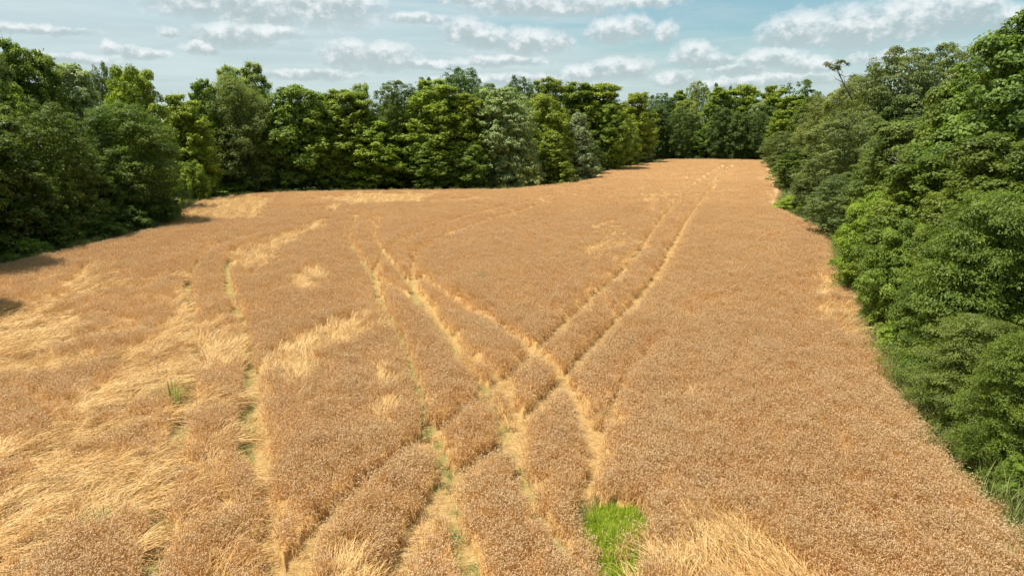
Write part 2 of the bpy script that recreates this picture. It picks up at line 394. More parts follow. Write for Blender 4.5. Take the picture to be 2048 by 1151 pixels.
def field_masks(x, y):
    """track, green, lodge, heading, flatness, wild (left part) for points"""
    jx = x+0.28*(fbm(x*1.3, y*1.3, 5)-.5); jy = y+0.28*(fbm(x*1.3, y*1.3, 9)-.5)
    near = field_masks.near = np.zeros_like(x); track = np.zeros_like(x); green = np.zeros_like(x); floor = np.ones_like(x)
    for pts, hw, gr in TRACKS:
        P = np.array(pts); lo, hi = P.min(0)-1.5, P.max(0)+1.5
        k = np.where((x > lo[0]) & (x < hi[0]) & (y > lo[1]) & (y < hi[1]))[0]
        if not len(k): continue
        d = dist_line(jx[k], jy[k], pts)
        w = (hw+.05)*(0.92+0.16*vnoise(x[k]*.5, y[k]*.5, 3))
        if pts in (TRACKS[0][0], TRACKS[1][0]): w = w*(.90+.16*sstep(np.hypot(x[k], y[k]), 16, 32))
        t = 1-sstep(d, w*0.85, w*1.15); near[k] = np.maximum(near[k], 1-sstep(d, w, w+.5))
        green[k] = np.where(t > track[k], gr, green[k]); track[k] = np.maximum(track[k], t)
    lodge = np.zeros_like(x); head = np.full_like(x, 45.0); flat = np.zeros_like(x)
    nz = fbm(x*1.1, y*1.1, 21, 4)
    for pl, h, f, *br in LODGED:
        P = np.array(pl); lo, hi = P.min(0)-1, P.max(0)+1
        k = np.where((x > lo[0]) & (x < hi[0]) & (y > lo[1]) & (y < hi[1]))[0]
        if not len(k): continue
        s = dist_line(x[k], y[k], pl, True)*np.where(inside(x[k], y[k], pl), 1, -1)
        size = math.sqrt(max((hi[0]-lo[0]-2)*(hi[1]-lo[1]-2), .3))
        t = sstep(s+min(size*.45, 2.0)*(nz[k]-.49)*1.3, -0.02, 0.12)
        if br: t = t*sstep(fbm(x[k]*1.9, y[k]*1.9, 27, 3), .34, .5)
        m = t > lodge[k]
        lodge[k] = np.where(m, t, lodge[k]); head[k] = np.where(m, h, head[k]); flat[k] = np.where(m, f, flat[k])
    wild = inside(x, y, LEFT_WEIGHT_POLY)*1.0
    wd = np.clip(dist_line(x, y, LEFT_WEIGHT_POLY, True)/3.0, 0, 1)*wild
    # streaks of leaning crop in the storm-flattened left part
    ca, sa = math.cos(math.radians(35)), math.sin(math.radians(35))
    st = fbm((x*ca+y*sa)*.33, (-x*sa+y*ca)*1.25, 41, 4)
    t = sstep(st, 0.555, 0.61)*wd
    m = t > lodge
    lodge = np.where(m, t, lodge); head = np.where(m, 60, head); flat = np.where(m, .7, flat)
    gp = inside(x+.6*(nz-.5), y+.6*(nz-.5), GRASS_PATCH)*1.0
    lodge = lodge*(1-track)*(1-gp)
    return track, green, lodge, head+40*(fbm(x*.5, y*.5, 77)-.5), flat, wd, gp

# ------------------------------------------------------------------ the setting: ground and the stand of wheat
def build_ground():
    v = np.array([(-2500, -2500, 0), (2500, -2500, 0), (2500, 2500, 0), (-2500, 2500, 0)])
    link('ground', mesh_np('ground', v, np.array([[0, 1, 2, 3]]), make_ground_mat()), kind='structure')
    R = 8.5*np.exp(np.linspace(0, math.log(205/8.5), 560)); A = np.radians(np.linspace(-62, 50, 800))
    rr, aa = np.meshgrid(R, A, indexing='ij')
    x, y = (rr*np.sin(aa)).ravel(), (rr*np.cos(aa)).ravel()
    tr, gr, lo, hd, fl, wd, gp = field_masks(x, y)
    ins = inside(x, y, FIELD)
    edge = dist_line(x, y, FIELD, True)
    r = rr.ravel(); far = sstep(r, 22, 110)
    n = fbm(x*2.2, y*2.2, 61, 3)
    top = (0.30+0.28*far)*(1+(n-.5)*.5*(1-far))
    z = top*(1-tr)*(1-lo)*(1-gp)+lo*(0.10+0.16*n)+tr*0.10+gp*.05
    z *= sstep(edge, 0.0, 0.25)*1.0; z += 0.01
    q = np.arange(len(x)).reshape(len(R), len(A))
    F = np.stack([q[:-1, :-1].ravel(), q[:-1, 1:].ravel(), q[1:, 1:].ravel(), q[1:, :-1].ravel()], 1)[:, ::-1]
    F = F[ins[F].all(1)]
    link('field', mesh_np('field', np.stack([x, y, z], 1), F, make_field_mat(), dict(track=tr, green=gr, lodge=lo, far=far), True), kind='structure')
build_ground()

# wheat and straw pieces
def ribbon(pts, wdir, w0, w1):
    n = len(pts); w = np.linspace(w0, w1, n)[:, None]/2
    V = np.empty((2*n, 3)); V[0::2] = pts-wdir*w; V[1::2] = pts+wdir*w
    F = np.array([[2*i, 2*i+1, 2*i+3, 2*i+2] for i in range(n-1)])
    return V, F
def ear(base, d, L, w, nod):
    """a pointed, slightly bent four-sided ear with a bristly outline"""
    d = d/np.linalg.norm(d); s = np.cross(d, (0.3, 0.2, 1.0)); s /= np.linalg.norm(s); b = np.cross(d, s)
    V = [base]; F4 = []; F3 = []
    for k, (t, ww) in enumerate(((.28, 1.0), (.72, .85))):
        c = base+d*L*t+nod*(t*t)*L
        for q in range(4):
            a = q*math.pi/2+k*.5
            V.append(c+(s*math.cos(a)+b*math.sin(a))*w*ww/2)
    V.append(base+d*L+nod*L*1.1)
    for q in range(4):
        r = (q+1) % 4
        F3 += [[0, 1+r, 1+q], [9, 5+q, 5+r]]; F4.append([1+q, 1+r, 5+r, 5+q])
    return np.array(V), np.array(F4), np.array(F3)
def wheat_clump(seed, n, rad, lying=0.0, hgt=0.84, ears=True):
    R = np.random.default_rng(seed)
    V = []; F4 = []; F3 = []; tint = []; part = []; off = 0
    def add(v, f4, f3, t, p):
        nonlocal off
        V.append(v)
        if len(f4): F4.append(f4+off)
        if f3 is not None and len(f3): F3.append(f3+off)
        tint.append(np.full(len(v), t)); part.append(np.full(len(v), p)); off += len(v)
    for i in range(n):
        a = R.uniform(0, 2*math.pi); r = rad*math.sqrt(R.uniform())
        b = np.array([r*math.cos(a), r*math.sin(a), 0.0])
        h = hgt*R.uniform(.82, 1.08); t = float(R.beta(2, 2))
        if lying > 0:
            ln = R.normal(lying, .09); ln = min(max(ln, .15), 1.0)
            az = R.normal(0, .34)
            el = (1-ln)*math.pi/2
            d0 = np.array([math.sin(az), math.cos(az), 0.0])
            ts = np.linspace(0, 1, 5)[:, None]
            bend = np.array([0, 0, 1.0])
            # stalk leaves its root and lies over along +Y
            pts = b+d0*h*ts*math.cos(el)+bend*(h*math.sin(el)*ts*(1-.35*ts)+.05*np.sin(ts*3.1)+R.uniform(-.02, .05))
            pts[:, 2] = np.maximum(pts[:, 2], .015)
            pts[:, 0] += np.sin(ts[:, 0]*R.uniform(1, 4))*R.normal(0, .08)
            wd = np.array([math.cos(az), -math.sin(az), R.normal(0, .5)]); wd /= np.linalg.norm(wd)
            v, f = ribbon(pts, wd, .012, .007); add(v, f, None, t, 1.0)
            if ears and R.uniform() < .8:
                v, f4, f3 = ear(pts[-1], pts[-1]-pts[-2], .07, .014, np.array([0, 0, -.3])); add(v, f4, f3, t*.6, 1.0)
            continue
        la = R.uniform(0, 2*math.pi); lean = abs(R.normal(0, .12))
        ld = np.array([math.cos(la), math.sin(la), 0])
        ts = np.array([0, .55, .86, 1.0])[:, None]
        pts = b+np.array([0, 0, 1.0])*h*ts*(1-.5*lean*ts)+ld*h*lean*ts**2
        wa = R.uniform(0, math.pi); wd = np.array([math.cos(wa), math.sin(wa), 0])
        v, f = ribbon(pts, wd, .009, .005); add(v, f, None, t*.8, 0.0)
        na = la+R.normal(0, .8); nd = np.array([math.cos(na), math.sin(na), 0]); nodk = R.uniform(.2, 1.1)
        v, f4, f3 = ear(pts[-1], (pts[-1]-pts[-2])+nd*.06*nodk, R.uniform(.075, .105), R.uniform(.012, .018), nd*.35*nodk+np.array([0, 0, -.55*nodk]))
        add(v, f4, f3, t, 1.0)
        for _ in range(2 if R.uniform() < .5 else 1):
            z0 = h*R.uniform(.35, .75); ba = R.uniform(0, 2*math.pi); bd = np.array([math.cos(ba), math.sin(ba), 0]); L = R.uniform(.12, .24)
            q = b+ld*lean*z0*.5+np.array([0, 0, z0]); lp = np.array([q, q+bd*L*.5+np.array([0, 0, .07]), q+bd*L+np.array([0, 0, -.06])])
            v, f = ribbon(lp, np.cross(bd, (0, 0, 1.0)), .013, .004); add(v, f, None, float(R.uniform(0, .7)), .5)
    fs = [np.concatenate(F4)]
    if F3: fs.append(np.concatenate(F3))
    return mesh_np('clump', np.concatenate(V), fs, STRAW if lying > 0 else WHEAT, dict(tint=np.concatenate(tint), part=np.concatenate(part)))
STAND = [wheat_clump(100+i, 22, .17) for i in range(8)]
LYING = [wheat_clump(200+i, 26, .20, .93-.05*(i % 3), .80) for i in range(6)]
LEAN = [wheat_clump(300+i, 20, .18, .45+.12*(i % 3), .84) for i in range(6)]

def polar_points(r0, r1, dens, a0=-45, a1=43):
    A0, A1 = math.radians(a0), math.radians(a1)
    n = int(dens*(A1-A0)*(r1*r1-r0*r0)/2)
    r = np.sqrt(rng.uniform(r0*r0, r1*r1, n)); a = rng.uniform(A0, A1, n)
    x, y = r*np.sin(a), r*np.cos(a)
    k = inside(x, y, FIELD); return x[k], y[k]

def build_wheat():
    P = []; R = []; Sc = []; I = []; LP = []; LR = []; LS = []; LI = []
    for (r0, r1, dens, sc) in ((8.5, 17, 40, .95), (17, 28, 34, 1.0), (28, 45, 22, 1.06), (45, 75, 18, 1.18), (75, 115, 13, 1.3), (115, 205, 8, 1.55)):
        x, y = polar_points(r0, r1, dens)
        tr, gr, lo, hd, fl, wd, gp = field_masks(x, y)
        ed = dist_line(x, y, FIELD, True)
        u = rng.uniform(size=len(x)); n = len(x)
        far = max(1.0, sc*.92)
        # standing crop
        k = (tr < .35) & ((lo < .5) | (u < .035)) & ((gp < .5) | (u < .05)) & ((ed > .25) | (u < .5))
        x1, y1 = x[k], y[k]; m = len(x1)
        hgt = (0.9+0.2*fbm(x1*.8, y1*.8, 31, 3)-0.1)*rng.uniform(.9, 1.08, m)*(1-.3*wd[k]*fbm(x1*1.5, y1*1.5, 33))*(.72+.28*sstep(ed[k], 0, 1.4))*(1-.2*field_masks.near[k])
        P.append(np.stack([x1, y1, np.zeros(m)], 1))
        # wind-leaned by gentle swells; stronger in the stormy part
        lx = (fbm(x1*.45, y1*.45, 51)-.5)*(.35+.9*wd[k])+rng.normal(0, .06, m); ly = (fbm(x1*.45, y1*.45, 52)-.5)*(.35+.9*wd[k])+rng.normal(0, .06, m)
        R.append(np.stack([lx, ly, rng.uniform(0, 6.283, m)], 1))
        s = np.full(m, sc); Sc.append(np.stack([s, s, np.minimum(hgt, 1.12)], 1)); I.append(rng.integers(0, len(STAND), m))
        # fallen crop: combed along its heading, raised at the upwind rim
        k = (lo > .45) & (gp < .5)
        x2, y2 = x[k], y[k]; m = len(x2)
        keep = rng.uniform(size=m) < .9
        x2, y2 = x2[keep], y2[keep]; m = len(x2); h2 = np.radians(hd[k][keep]); f2 = fl[k][keep]
        LP.append(np.stack([x2, y2, .02+.26*fbm(x2*1.3, y2*1.3, 71, 3)], 1))
        LR.append(np.stack([np.zeros(m), np.zeros(m), -h2+rng.normal(0, .3, m)+1.6*(fbm(x2*1.1, y2*1.1, 73)-.5)], 1))
        s = sc*rng.uniform(.9, 1.15, m); LS.append(np.stack([s, s, s*rng.uniform(.8, 1.2, m)], 1))
        lean = rng.uniform(size=m) > f2
        LI.append(np.where(lean, rng.integers(6, 12, m), rng.integers(0, 6, m)))
        # trodden straw on the wheel tracks
        k = (tr > .6) & (u < np.where(gr > .5, .16, .36))
        x3, y3 = x[k], y[k]; m = len(x3)
        LP.append(np.stack([x3, y3, rng.uniform(.0, .1, m)], 1)); LR.append(np.stack([np.zeros(m), np.zeros(m), rng.uniform(0, 6.283, m)], 1))
        LS.append(np.tile([.5, .38, .55], (m, 1))*rng.uniform(.7, 1.2, (m, 1))); LI.append(rng.integers(0, 6, m))
    scatter('wheat', np.concatenate(P), np.concatenate(R), np.concatenate(Sc), np.concatenate(I), STAND, kind='stuff',
            label='ripe golden standing wheat covering the field')
    scatter('flattened_straw', np.concatenate(LP), np.concatenate(LR), np.concatenate(LS), np.concatenate(LI), LYING+LEAN, kind='stuff',
            label='pale fallen wheat straw lying in combed patches')
    print("wheat clumps", sum(map(len, P)), "straw", sum(map(len, LP)))
build_wheat()

# grass
def grass_tuft(seed, n, rad, h, w=.012, col_jit=1.0):
    R = np.random.default_rng(seed); V = []; F = []; T = []; off = 0
    for i in range(n):
        a = R.uniform(0, 6.283); r = rad*math.sqrt(R.uniform()); b = np.array([r*math.cos(a), r*math.sin(a), 0])
        la = R.uniform(0, 6.283); L = h*R.uniform(.6, 1.1); k = R.uniform(.1, .7); ld = np.array([math.cos(la), math.sin(la), 0])
        ts = np.array([0, .5, .85, 1.0])[:, None]
        pts = b+np.array([0, 0, 1])*L*(ts-.35*k*ts**3)+ld*L*k*ts**2
        v, f = ribbon(pts, np.array([-ld[1], ld[0], 0]), w, w*.25); V.append(v); F.append(f+off); off += len(v); T.append(np.full(len(v), R.uniform()))
    return mesh_np('tuft', np.concatenate(V), np.concatenate(F), GRASSM_OBJ, dict(tint=np.concatenate(T)))
def make_grass_mat(name, col):
    m = bpy.data.materials.new(name); m.use_nodes = True
    k = NT(m.node_tree); k.n.clear(); out = k.new('ShaderNodeOutputMaterial')
    t = k.attr('tint'); c = k.mix(t, tuple(x*.65 for x in col), tuple(min(1, x*1.35) for x in col))
    p = principled(k, c, .55, .25); tr = k.new('ShaderNodeBsdfTranslucent'); k.l.new(c, tr.inputs[0])
    ms = k.new('ShaderNodeMixShader'); ms.inputs[0].default_value = .35
    k.l.new(p.outputs[0], ms.inputs[1]); k.l.new(tr.outputs[0], ms.inputs[2]); k.l.new(ms.outputs[0], out.inputs[0]); return m
def build_grass():
    global GRASSM_OBJ
    GRASSM_OBJ = make_grass_mat("bright_grass", (0.34, 0.43, 0.03))
    pr = [grass_tuft(400+i, 30, .09, .32, .010) for i in range(4)]
    P = np.array(GRASS_PATCH); lo, hi = P.min(0), P.max(0)
    n = 1700; x, y = rng.uniform(lo[0], hi[0], n), rng.uniform(lo[1], hi[1], n)
    nz = fbm(x*1.1, y*1.1, 21, 4)
    k = inside(x+.6*(nz-.5), y+.6*(nz-.5), GRASS_PATCH); x, y = x[k], y[k]; n = len(x)
    s = rng.uniform(.8, 1.3, n)
    scatter('grass', np.stack([x, y, np.zeros(n)], 1), np.stack([np.zeros(n), np.zeros(n), rng.uniform(0, 6.28, n)], 1), np.stack([s, s, s], 1), rng.integers(0, 4, n), pr,
            kind='stuff', label='bright green grass patch at the end of a wheel track')
    # weeds along the green wheel tracks
    GRASSM_OBJ = make_grass_mat("track_weeds", (0.15, 0.19, 0.05))
    pr = [grass_tuft(420+i, 14, .10, .34, .010) for i in range(4)]
    X = []; Y = []
    for pts, hw, gr in TRACKS:
        if gr < .5: continue
        for (a, b) in zip(pts[:-1], pts[1:]):
            L = math.dist(a, b); r = math.hypot(*a)
            m = rng.poisson(L*(7 if r < 30 else 2.5)*gr)
            t = rng.uniform(size=m); xx = a[0]+(b[0]-a[0])*t+rng.normal(0, .14, m); yy = a[1]+(b[1]-a[1])*t+rng.normal(0, .14, m)
            q = vnoise(xx*.55, yy*.55, 90) > .45; X.append(xx[q]); Y.append(yy[q])
    P = np.array(GRASS_PATCH); m = 260; q = rng.integers(0, len(P), m)
    X.append(P[q, 0]+rng.normal(0, .22, m)); Y.append(P[q, 1]+rng.normal(0, .22, m))
    x, y = np.concatenate(X), np.concatenate(Y); n = len(x); s = rng.uniform(.5, 1.2, n)
    scatter('weeds', np.stack([x, y, np.zeros(n)], 1), np.stack([np.zeros(n), np.zeros(n), rng.uniform(0, 6.28, n)], 1), np.stack([s, s, s], 1), rng.integers(0, 4, n), pr,
            kind='stuff', label='dull green weeds growing in the wheel tracks')
    # verge of grass between the crop and the woods
    GRASSM_OBJ = make_grass_mat("verge_grass_blades", (0.24, 0.27, 0.075))
    pr = [grass_tuft(440+i, 34, .24, 1.0, .015) for i in range(4)]
    X = []; Y = []
    for i in range(len(FIELD)-1):
        a, b = FIELD[i], FIELD[i+1]; L = math.dist(a, b); d = math.hypot(*a)
        m = int(L*(12 if d < 60 else 5)); t = rng.uniform(size=m)
        nx, ny = -(b[1]-a[1])/L, (b[0]-a[0])/L
        o = rng.uniform(-.5, 1.6, m)
        X.append(a[0]+(b[0]-a[0])*t+nx*o); Y.append(a[1]+(b[1]-a[1])*t+ny*o)
    x, y = np.concatenate(X), np.concatenate(Y)
    k = (y > 5) & ~inside(x, y, [(px*1.0, py) for px, py in FIELD]) | (rng.uniform(size=len(x)) < .3)
    x, y = x[k], y[k]; n = len(x); s = rng.uniform(.5, 1.15, n)
    scatter('verge_grass', np.stack([x, y, np.zeros(n)], 1), np.stack([np.zeros(n), np.zeros(n), rng.uniform(0, 6.28, n)], 1), np.stack([s*1.2, s*1.2, s], 1), rng.integers(0, 4, n), pr,
            kind='stuff', label='rough grass along the edge of the wheat')
build_grass()

# ------------------------------------------------------------------ trees
def unit(v): return v/np.maximum(np.linalg.norm(v, axis=-1, keepdims=True), 1e-9)
PROFILES = {
 'dome':  lambda t: np.clip(np.clip(1-np.abs((t-.36)/.67)**2.6, 0.02, 1)**.5, .15, 1)*np.where(t < .3, .78+.22*(t/.3), 1),
 'ovate': lambda t: np.clip(np.where(t < .35, .75+.25*t/.35, np.sqrt(np.clip(1-(np.abs(t-.35)/.67)**2.2, .01, 1))), .1, 1),
 'cone':  lambda t: np.clip(1.0-.9*t, .08, 1)*np.where(t < .15, .8+1.3*t, 1),
 'umbel': lambda t: np.where(t < .55, .25+.6*(t/.55)**2, np.sqrt(np.clip(1-((t-.68)/.36)**2, .04, 1))),
 'mound': lambda t: np.sqrt(np.clip(1-(t*.97)**2, .03, 1)),
}
def make_crown(name, seed, H, W, profile, nl, lr, nc, cr, nlf, leaf, asp=.62, flat=.8, up=.55, spray=0.0, z0=.03, inner=.12, spires=0):
    """leaf-sized faces in sprays, sprays on lobes, lobes on the crown's envelope"""
    R = np.random.default_rng(seed); f = PROFILES[profile]
    t = (np.arange(nl)+R.uniform(0, 1, nl))/nl; t = t**.9
    an = np.arange(nl)*2.39996+R.uniform(-.5, .5, nl)
    prof = f(t)
    lrad = lr*R.uniform(.65, 1.3, nl)*np.clip(.55+.6*prof, .5, 1.1)
    rad = np.maximum(W/2*prof-lrad*.75, 0)*R.uniform(.82, 1.05, nl)
    zc = z0*H+t*(H*(1-z0)-lrad*.7)
    if spires:   # thin leading shoots that break the top outline
        a2 = R.uniform(0, 6.283, spires); q = np.sqrt(R.uniform(0, 1, spires))*.62
        an = np.concatenate([an, a2]); rad = np.concatenate([rad, q*W/2]); lrad = np.concatenate([lrad, lr*R.uniform(.28, .45, spires)])
        zc = np.concatenate([zc, H*(1.0-.30*q**2+R.uniform(-.03, .07, spires))]); nl += spires
    LC = np.stack([rad*np.cos(an), rad*np.sin(an), zc], 1)
    # sprays on each lobe, mostly on its outer and upper side
    d = unit(R.normal(size=(nl, nc*2, 3))); outd = unit(np.stack([np.cos(an), np.sin(an), np.full(nl, .55)], 1))[:, None, :]
    sc = (d*outd).sum(-1)+.8*d[..., 2]+R.uniform(-.2, .2, d.shape[:2])
    pick = np.argsort(-sc, 1)[:, :nc]
    d = np.take_along_axis(d, pick[..., None], 1)
    CC = LC[:, None]+d*(lrad[:, None]*R.uniform(.7, 1.08, (nl, nc)))[..., None]*np.array([1, 1, .8])
    CC = CC.reshape(-1, 3); CD = d.reshape(-1, 3); ncl = len(CC)
    crad = cr*R.uniform(.6, 1.35, ncl)
    ctint = np.clip(R.normal(.5, .16, ncl)+np.repeat(R.normal(0, .13, nl), nc), 0, 1)
    # leaves in each spray: a shallow dome
    e = unit(R.normal(size=(ncl, nlf, 3))); e[..., 2] = np.where(R.uniform(size=e.shape[:2]) < .72, np.abs(e[..., 2]), e[..., 2])
    rr = R.uniform(.35, 1.0, (ncl, nlf))**.6
    off = e*(crad[:, None]*rr)[..., None]*np.array([1, 1, flat])
    if spray:   # shoots that rise (or, negative, droop) at the tip of the spray
        k = R.uniform(0, 1, (ncl, nlf))
        out2 = unit(CD*np.array([1, 1, 0])+1e-6)
        off = off*(1-.45*abs(spray)*k[..., None])+(k*crad[:, None]*1.5*abs(spray))[..., None]*unit(out2*.8+np.array([0, 0, 1.0 if spray > 0 else -.15]))[:, None]
    PL = (CC[:, None]+off).reshape(-1, 3)
    nrm = unit(e*.55+CD[:, None]*.45+np.array([0, 0, up])+R.normal(size=e.shape)*.42).reshape(-1, 3)
    ti = np.clip(np.repeat(ctint, nlf)+R.normal(0, .12, len(PL)), 0, 1)
    size = leaf*R.uniform(.65, 1.3, len(PL))
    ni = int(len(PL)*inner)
    if ni:  # added filler leaves block stray light; darker tint paints shade into the crown
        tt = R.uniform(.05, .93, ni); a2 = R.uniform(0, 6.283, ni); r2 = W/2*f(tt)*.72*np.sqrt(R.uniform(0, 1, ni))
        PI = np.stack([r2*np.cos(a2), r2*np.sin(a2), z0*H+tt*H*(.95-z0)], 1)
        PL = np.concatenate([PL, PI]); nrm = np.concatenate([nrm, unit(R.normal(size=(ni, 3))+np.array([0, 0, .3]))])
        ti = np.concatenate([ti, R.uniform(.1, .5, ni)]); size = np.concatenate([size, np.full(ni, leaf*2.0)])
    PL[:, 2] = np.maximum(PL[:, 2], .1)
    q = R.normal(size=PL.shape); a = unit(q-nrm*(q*nrm).sum(1, keepdims=True)); a[:, 2] -= .12; b = np.cross(nrm, a)
    L = (size/2)[:, None]; B = L*asp; fold = nrm*(size*.10)[:, None]
    V = np.stack([PL-a*L, PL+b*B+fold-a*L*.15, PL+a*L, PL-b*B+fold-a*L*.15], 1).reshape(-1, 3)
    F = np.arange(len(PL)*4).reshape(-1, 4)
    V[:, 2] *= H/np.percentile(V[:, 2], 99.95); w = np.percentile(np.hypot(V[:, 0], V[:, 1]), 99)
    V[:, :2] *= (W/2)/w
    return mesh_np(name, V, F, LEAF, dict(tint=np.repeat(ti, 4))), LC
def tube(path, radii, n=6):
    path = np.asarray(path, float); V = []; m = len(path)
    for i in range(m):
        d = path[min(i+1, m-1)]-path[max(i-1, 0)]; d = d/np.linalg.norm(d)
        s = np.cross(d, (0, 1, .2)); s /= np.linalg.norm(s); b = np.cross(d, s)
        for q in range(n):
            a = 2*math.pi*q/n; V.append(path[i]+(s*math.cos(a)+b*math.sin(a))*radii[i])
    F = [[i*n+q, i*n+(q+1) % n, (i+1)*n+(q+1) % n, (i+1)*n+q] for i in range(m-1) for q in range(n)]
    return np.array(V), np.array(F)
def make_trunk(name, seed, H, LC, mat, r0=None, nlimb=12):
    R = np.random.default_rng(seed); r0 = r0 or H*.018
    zs = np.linspace(0, .86, 9)*H
    path = np.stack([np.cumsum(R.normal(0, H*.008, 9)), np.cumsum(R.normal(0, H*.008, 9)), zs], 1); path[0, :2] = 0; path[0, 2] = -.15
    rad = r0*(1-.85*np.linspace(0, 1, 9)); rad[0] *= 1.5
    VV = []; FF = []; off = 0
    v, f = tube(path, rad, 8); VV.append(v); FF.append(f); off += len(v)
    for c in LC[R.permutation(len(LC))[:nlimb]]:
        zb = max(.12*H, min(c[2]-.25*np.hypot(c[0], c[1])-.03*H, .8*H)); b = np.array([np.interp(zb, zs, path[:, 0]), np.interp(zb, zs, path[:, 1]), zb])
        mid = b*.45+c*.55+np.array([0, 0, -.02*H])+R.normal(0, .02*H, 3)
        rb = np.interp(zb, zs, rad)*.55
        v, f = tube([b, mid, c], [rb, rb*.6, rb*.2], 5); VV.append(v); FF.append(f+off); off += len(v)
    return mesh_np(name, np.concatenate(VV), np.concatenate(FF), mat, smooth_shade=True)

PROTO = {}
def proto(key, n, H, W, bark=None, **kw):
    L = []
    for i in range(n):
        c, LC = make_crown('crown', 1000+len(PROTO)*37+i, H, W, **kw)
        L.append((c, make_trunk('trunk', 2000+len(PROTO)*37+i, H, LC, bark or BARK)))
    PROTO[key] = (H, W, L)
proto('maple', 4, 12, 9, profile='dome', spires=7, nl=46, lr=1.35, nc=13, cr=.52, nlf=44, leaf=.25)
proto('poplar', 3, 15, 7, profile='ovate', spires=12, nl=52, lr=1.05, nc=12, cr=.5, nlf=40, leaf=.25, spray=.8, up=.6)
proto('oak', 3, 13, 11, profile='dome', nl=60, lr=1.3, nc=15, cr=.45, nlf=46, leaf=.20, asp=.5, flat=.65)
proto('willow', 2, 12, 8, profile='dome', nl=60, lr=1.0, nc=16, cr=.5, nlf=44, leaf=.22, asp=.3, spray=.5)
proto('silver', 3, 13, 8, BARK_PALE, profile='ovate', spires=8, nl=46, lr=1.1, nc=13, cr=.5, nlf=36, leaf=.26, up=.4, spray=.4)
proto('cone', 2, 9, 5.5, profile='cone', nl=46, lr=.8, nc=12, cr=.42, nlf=40, leaf=.22, spray=.5, up=.4)
proto('umbel', 2, 15, 10, profile='umbel', nl=34, lr=1.3, nc=14, cr=.5, nlf=44, leaf=.24, inner=.03)
proto('shrub', 3, 3.2, 4, profile='mound', nl=26, lr=.55, nc=11, cr=.26, nlf=36, leaf=.14)
proto('nearmaple', 2, 13, 9, profile='dome', spires=14, nl=62, lr=1.15, nc=17, cr=.45, nlf=60, leaf=.17, asp=.75, up=.5)
proto('nearshrub', 2, 6, 6, profile='dome', spires=14, nl=44, lr=.75, nc=16, cr=.36, nlf=60, leaf=.125, asp=.6)
proto('nearelm', 2, 6, 7, profile='mound', nl=50, lr=.7, nc=14, cr=.55, nlf=64, leaf=.125, asp=.42, spray=-.9, flat=.22, up=.9)

COLS = {'dark': (.115, .160, .026), 'deep': (.100, .160, .036), 'mid': (.195, .255, .036), 'green': (.150, .225, .030), 'yel': (.240, .300, .036), 'lime': (.25, .33, .045),
        'olive': (.180, .215, .060), 'grey': (.155, .195, .060), 'pale': (.26, .32, .080), 'silver': (.22, .28, .080)}
NAMES = {'maple': 'maple_tree', 'poplar': 'poplar_tree', 'oak': 'oak_tree', 'willow': 'willow_tree', 'silver': 'silver_maple_tree', 'cone': 'young_tree', 'umbel': 'oak_tree',
         'shrub': 'shrub', 'nearmaple': 'maple_tree', 'nearshrub': 'shrub', 'nearelm': 'shrub'}
GROUP = {'shrub': 'shrubs along the wood edge', 'nearshrub': 'shrubs along the wood edge', 'nearelm': 'shrubs along the wood edge'}
COUNT = {}
def tree(kind, u, vb, vt, wpx, col, label, silver=0.0, trunk=True):
    d = px_dir(u, vb); t = -CAM_H/d[2]; x, y = d[0]*t, d[1]*t
    if u < 345 and kind != 'shrub': x -= 1.4
    dt = px_dir(u, vt); h = CAM_H+dt[2]/dt[1]*y
    w = wpx/FPX*math.hypot(y, CAM_H)*{'poplar': 1.4, 'shrub': 1.05, 'cone': 1.1, 'nearelm': 1.0}.get(kind, 1.15)
    H, W, L = PROTO[kind]; i = COUNT.get(kind, 0); COUNT[kind] = i+1
    cm, tm = L[i % len(L)]
    nm = NAMES[kind]
    o = bpy.data.objects.new(nm, None); COL.objects.link(o); o.empty_display_size = .5
    o.location = (x, y, 0); o.rotation_euler = (0, 0, (i*2.1+u*.01) % 6.283); o.scale = (w/W, w/W, h/H)
    o['label'] = label; o['category'] = 'shrub' if nm == 'shrub' else 'tree'; o['group'] = GROUP.get(kind, 'trees around the field')
    c = link('crown', cm, o); r = random.Random(u*7+vb)
    b = COLS[col] if isinstance(col, str) else col
    j = r.uniform(.9, 1.12)
    c.color = (b[0]*j*r.uniform(.92, 1.08), b[1]*j, b[2]*j*r.uniform(.9, 1.1), 1-silver)
    if trunk: link('trunk', tm, o)
    return o
